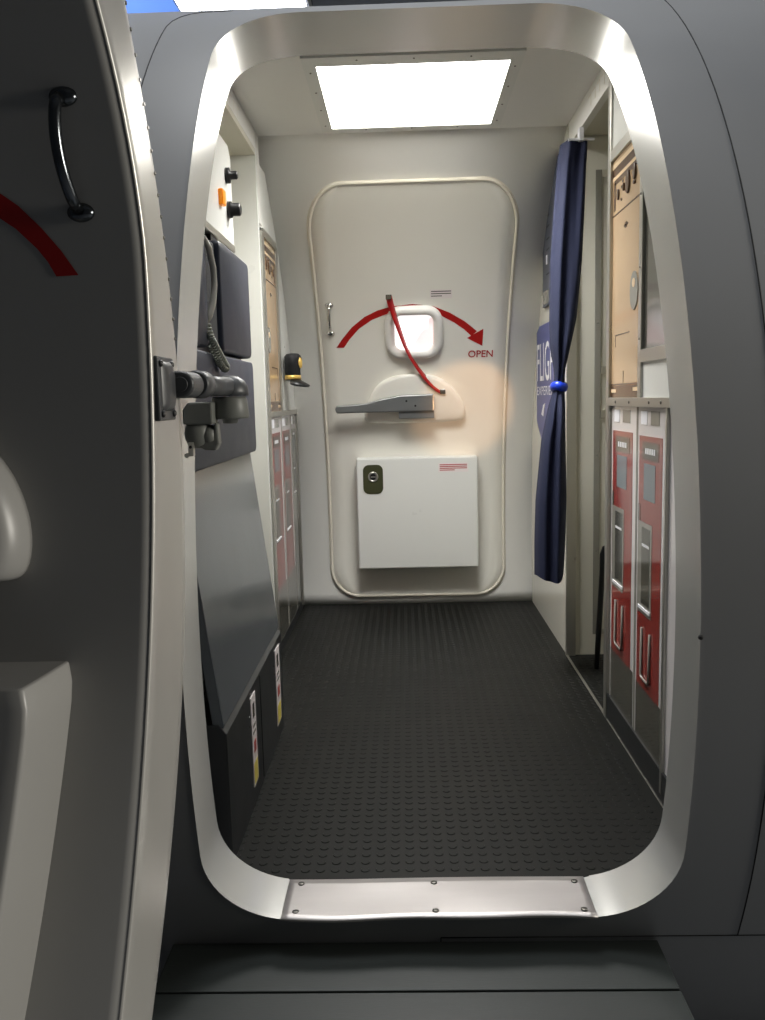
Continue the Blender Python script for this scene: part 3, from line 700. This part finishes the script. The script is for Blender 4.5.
# red arc
fl = lambda x, z: (x, yleaf(z)-.0015, z)
oa = [(-.592, 1.445), (-.616, 1.484), (-.643, 1.519), (-.675, 1.553), (-.702, 1.573), (-.75, 1.603), (-.81, 1.628), (-.88, 1.640), (-.96, 1.634), (-1.03, 1.612)]
ia = [(-.629, 1.444), (-.640, 1.467), (-.655, 1.488), (-.685, 1.519), (-.709, 1.536), (-.755, 1.563), (-.815, 1.588), (-.88, 1.600), (-.955, 1.594), (-1.02, 1.575)]
mb = MB(); n = len(oa); mb.add([fl(*p) for p in oa]+[fl(*p) for p in ia], [(i, i+1, n+i+1, n+i) for i in range(n-1)]); mb.add([fl(-1.045, 1.655), fl(-1.005, 1.535), fl(-1.12, 1.555)], [(0, 1, 2)])
mb.build('arrow_decal', 'red', d2, recalc=False, label='curved red arrow band')
# lever housing
hq = smooth_loop([(-.740, .935), (-.712, .955), (-.704, 1.02), (-.722, 1.095), (-.756, 1.155), (-.82, 1.215), (-.92, 1.245), (-1.04, 1.24), (-1.14, 1.21), (-1.22, 1.14), (-1.25, 1.05), (-1.25, .97), (-1.22, .935)], 2)
MB().loft([[(-.98+(x+.98)*s, yleaf(z, -o), 1.07+(z-1.07)*s) for x, z in hq] for s, o in ((1.0, -.003), (1.0, .012), (.985, .035), (.95, .055), (.90, .066), (.8, .072))]).build('lever_housing', 'leaf', d2)
# box cover with rounded edges
zs2 = rng(.02, .80, 24); bmb = MB()
def bustle(k, z):
    top = max(0, (z-.74)/.06)**2 if z > .74 else 0
    xbse = -.634-.085*(.79-z)
    pr = [(0, .004), (-.001, -.012), (-.006, -.06), (-.012, -.11), (-.0155, -.134), (-.0165, -.138), (-.0195, -.142), (-.024, -.1435), (-.045, -.144), (-.30, -.144), (-.72, -.144), (-.76, -.12), (-.77, .004)]
    dx, o = pr[k]; return (xbse+dx-top*.012, yleaf(z, o*(1-.0*top)), z)
bmb.grid(lambda k, z: bustle(int(k), z), range(13), zs2)
bmb.add([bustle(k, .80) for k in range(13)], [tuple(range(13))]); bmb.add([bustle(k, .02) for k in range(13)], [tuple(reversed(range(13)))])
bmb.build('box_cover', 'leaf', d2, bevel=.004, seg=2)

# ------------------------------------------------------------------ hinge arm
hg = thing('door_hinge', (-.47, 1.75, 1.12), 'black double-jointed hinge arm joining the open door leaf to the doorway', 'door hinge')
mb = MB(); mb.box(-.488, -.477, 1.445, 1.545, 1.203, 1.313); hp_ = mb.build('mounting_plate', 'hinge', hg, bevel=.003)
for y in (1.460, 1.530):
    for z in (1.218, 1.304): MB().lathe([(.007, 0), (.006, .004), (.003, .006)], (-.478, y, z-.003), (1, 0, 0), 12).build('bolt', 'black', hp_)
mb = MB(); mb.loft([[(x, y, z) for y, z in rrect(h, w_, .010, 5, c, 1.262)] for x, h, w_, c in ((-.480, .070, .088, 1.492), (-.475, .066, .084, 1.494), (-.470, .050, .070, 1.498), (-.468, .04, .056, 1.50))]); mb.build('bracket', 'hinge', hg)
def stadium(x0, x1, z, r, n=12): return [(x0, z-r), (x1, z-r)]+[(x1+r*math.cos(a), z+r*math.sin(a)) for a in rng(-PI/2, PI/2, n)[1:-1]]+[(x1, z+r), (x0, z+r)]
mb = MB(); mb.prism([(x, 1.545, z) for x, z in stadium(-.505, -.466, 1.2665, .0245)], (0, .085, 0)); am = mb.build('arm', 'hinge', hg, bevel=.006, seg=3)
MB().lathe([(.014, 0), (.013, .003)], (-.466, 1.546, 1.2665), (0, -1, 0), 20).build('pivot_cap', 'hinge', am)
mb = MB(); mb.lathe([(.023, 0), (.027, .006), (.027, .06), (.023, .066)], (-.462, 1.64, 1.268), (0, 1, 0), 28); mb.build('joint', 'hinge', hg)
mb = MB(); mb.lathe([(.043, 0), (.0435, .010), (.041, .022), (.034, .033), (.022, .041), (.010, .044), (.001, .0445)], (-.444, 1.868, 1.246), (0, 0, 1), 32)
mb.loft([[(x, 1.69+.15*t, z) for x, z in rrect(.048+.012*t, .040, .016, 5, -.466+.012*t, 1.266)] for t in (0, .5, 1)]); mb.build('elbow', 'hinge', hg)
mb = MB(); mb.lathe([(.036, .0455), (.0385, .040), (.0425, .002), (.040, -.002), (.018, -.003), (.016, -.012), (.004, -.013)], (-.444, 1.868, 1.199), (0, 0, 1), 32); mb.build('joint_cap', 'hingegrey', hg)
mb = MB(); mb.prism([(-.532, 1.80, 1.187), (-.468, 1.80, 1.187), (-.468, 1.80, 1.234), (-.520, 1.80, 1.234), (-.532, 1.80, 1.218)], (0, .06, 0)); mb.build('lower_arm', 'hingegrey', hg, bevel=.004)
mb = MB(); mb.lathe([(.012, -.028), (.023, -.020), (.028, -.008), (.029, .006), (.026, .020), (.020, .028)], (-.508, 1.832, 1.164), (0, 0, 1), 24)
mb.lathe([(.021, 0), (.023, .02), (.020, .032)], (-.502, 1.832, 1.163), (1, 0, 0), 20); mb.build('lower_joint', 'hingegrey', hg)
mb = MB(); mb.prism([(-.512, 1.815, 1.145), (-.492, 1.815, 1.132), (-.468, 1.815, 1.130), (-.460, 1.815, 1.145), (-.462, 1.815, 1.189), (-.469, 1.815, 1.189), (-.472, 1.815, 1.158), (-.488, 1.815, 1.156)], (0, .03, 0)); mb.build('lug', 'hingegrey', hg, bevel=.004)
mb = MB(); mb.box(-.523, -.512, 1.798, 1.815, 1.120, 1.150); mb.lathe([(.006, 0), (.005, .008)], (-.527, 1.806, 1.122), (0, -1, 0), 12); mb.lathe([(.004, 0), (.003, .003)], (-.5175, 1.798, 1.140), (0, -1, 0), 10, 1); mb.build('clip', ['alu', 'seam'], hg, bevel=.002)

# ------------------------------------------------------------------ boarding platform outside
bpf = thing('boarding_platform', (-.05, 1.4, -.7), 'dark grey planked boarding platform below the doorway', 'platform')
yy = 1.928
for k, w in enumerate((.172, .18, .18, .18, .18, .18)):
    MB().prism([(-.66, yy, -.113), (.525, yy, -.113), (.525, yy-w, -.113), (-.66, yy-w, -.113)], (0, 0, .025)).build('plank', 'deck', bpf, bevel=.002)
    yy -= w+.007
MB().box(-.64, .505, .85, 1.88, -.20, -.1135).build('support_frame', 'base', bpf)
for x in (-.62, .45):
    for y in (.85, 1.75): MB().box(x, x+.05, y, y+.05, -.70, -.20).build('leg', 'base', bpf)

# ------------------------------------------------------------------ the hall around the mock-up
mb = MB(); mb.box(-6, 6, -4, 9, -.74, -.70)
struct(mb.build('floor_hall', 'halldark'), 'grey hall floor')
mb = MB(); mb.box(-6, 6, -4, 9, 5.4, 5.45)
struct(mb.build('ceiling_hall', 'halldark'), 'grey hall ceiling')
mb = MB(); mb.box(-6, -.75, 6.6, 6.7, -.7, 5.4); mb.box(3.0, 6, 6.6, 6.7, -.7, 5.4)
struct(mb.build('wall_hall', 'hallblue'), 'blue hall wall beyond the fuselage')
hl = thing('hall_lamp', (-.95, 5.1, 3.38), 'white ceiling lamp seen over the top of the fuselage', 'lamp')
MB().box(-1.25, -.56, 4.70, 6.0, 3.40, 3.415).build('diffuser', 'hallamp', hl)
MB().box(-1.27, -.54, 4.68, 6.02, 3.415, 3.50).build('housing', 'alu', hl)
for y in (5.0, 5.8): MB().tube([(-.95, y, 3.50), (-.95, y, 5.4)], .006, 6).build('hanger', 'alu', hl)
mb = MB(); mb.box(-.75, 3.0, 7.6, 7.7, -.7, 5.4)
struct(mb.build('wall_hall_rear', 'halldark'), 'grey hall wall beyond the fuselage')

def area(name, loc, to, size, power, col, sy=None):
    l = bpy.data.lights.new(name, 'AREA'); l.shape = 'RECTANGLE'; l.size = size; l.size_y = sy or size; l.energy = power; l.color = col
    o = bpy.data.objects.new(name, l); COL.objects.link(o); o.location = loc
    o.rotation_euler = (Vector(to)-Vector(loc)).to_track_quat('-Z', 'Y').to_euler(); return o
area('hall_light_overhead', (-.2, 2.4, 5.0), (0, 2.6, 0), 1.4, 92, (.97, .985, 1.0))
area('hall_light_right', (4.6, 1.22, 1.9), (0, 1.3, .7), 1.3, 150, (1.0, .95, .85))
o = area('cabin_light', (-.002, 3.546, 2.4065), (-.002, 3.546, 0), .68, 28, (1.0, .99, .975), .69); o.data.spread = R(130)
area('blue_wall_fill', (-2.6, 5.2, 5.2), (-2.4, 6.6, 3.6), .8, 70, (.9, .95, 1.0))  # unseen fill light added to brighten the blue hall wall
l = bpy.data.lights.new('warm_cabin_lamp', 'SPOT'); l.energy = 15; l.color = (1.0, .56, .26); l.spot_size = R(36); l.spot_blend = .45; l.shadow_soft_size = .02
o = bpy.data.objects.new('warm_cabin_lamp', l); COL.objects.link(o); o.location = (.60, 4.02, 1.20)
o.rotation_euler = (Vector((.31, 4.95, 1.18))-o.location).to_track_quat('-Z', 'Y').to_euler()
w = bpy.data.worlds.new('world'); SC.world = w; w.use_nodes = True
w.node_tree.nodes['Background'].inputs['Color'].default_value = (.6, .66, .75, 1); w.node_tree.nodes['Background'].inputs['Strength'].default_value = .03

vs = SC.view_settings
vs.view_transform = 'Standard'; vs.look = 'None'; vs.gamma = 1; vs.use_curve_mapping = False; vs.exposure = 0
SC.display_settings.display_device = 'sRGB'
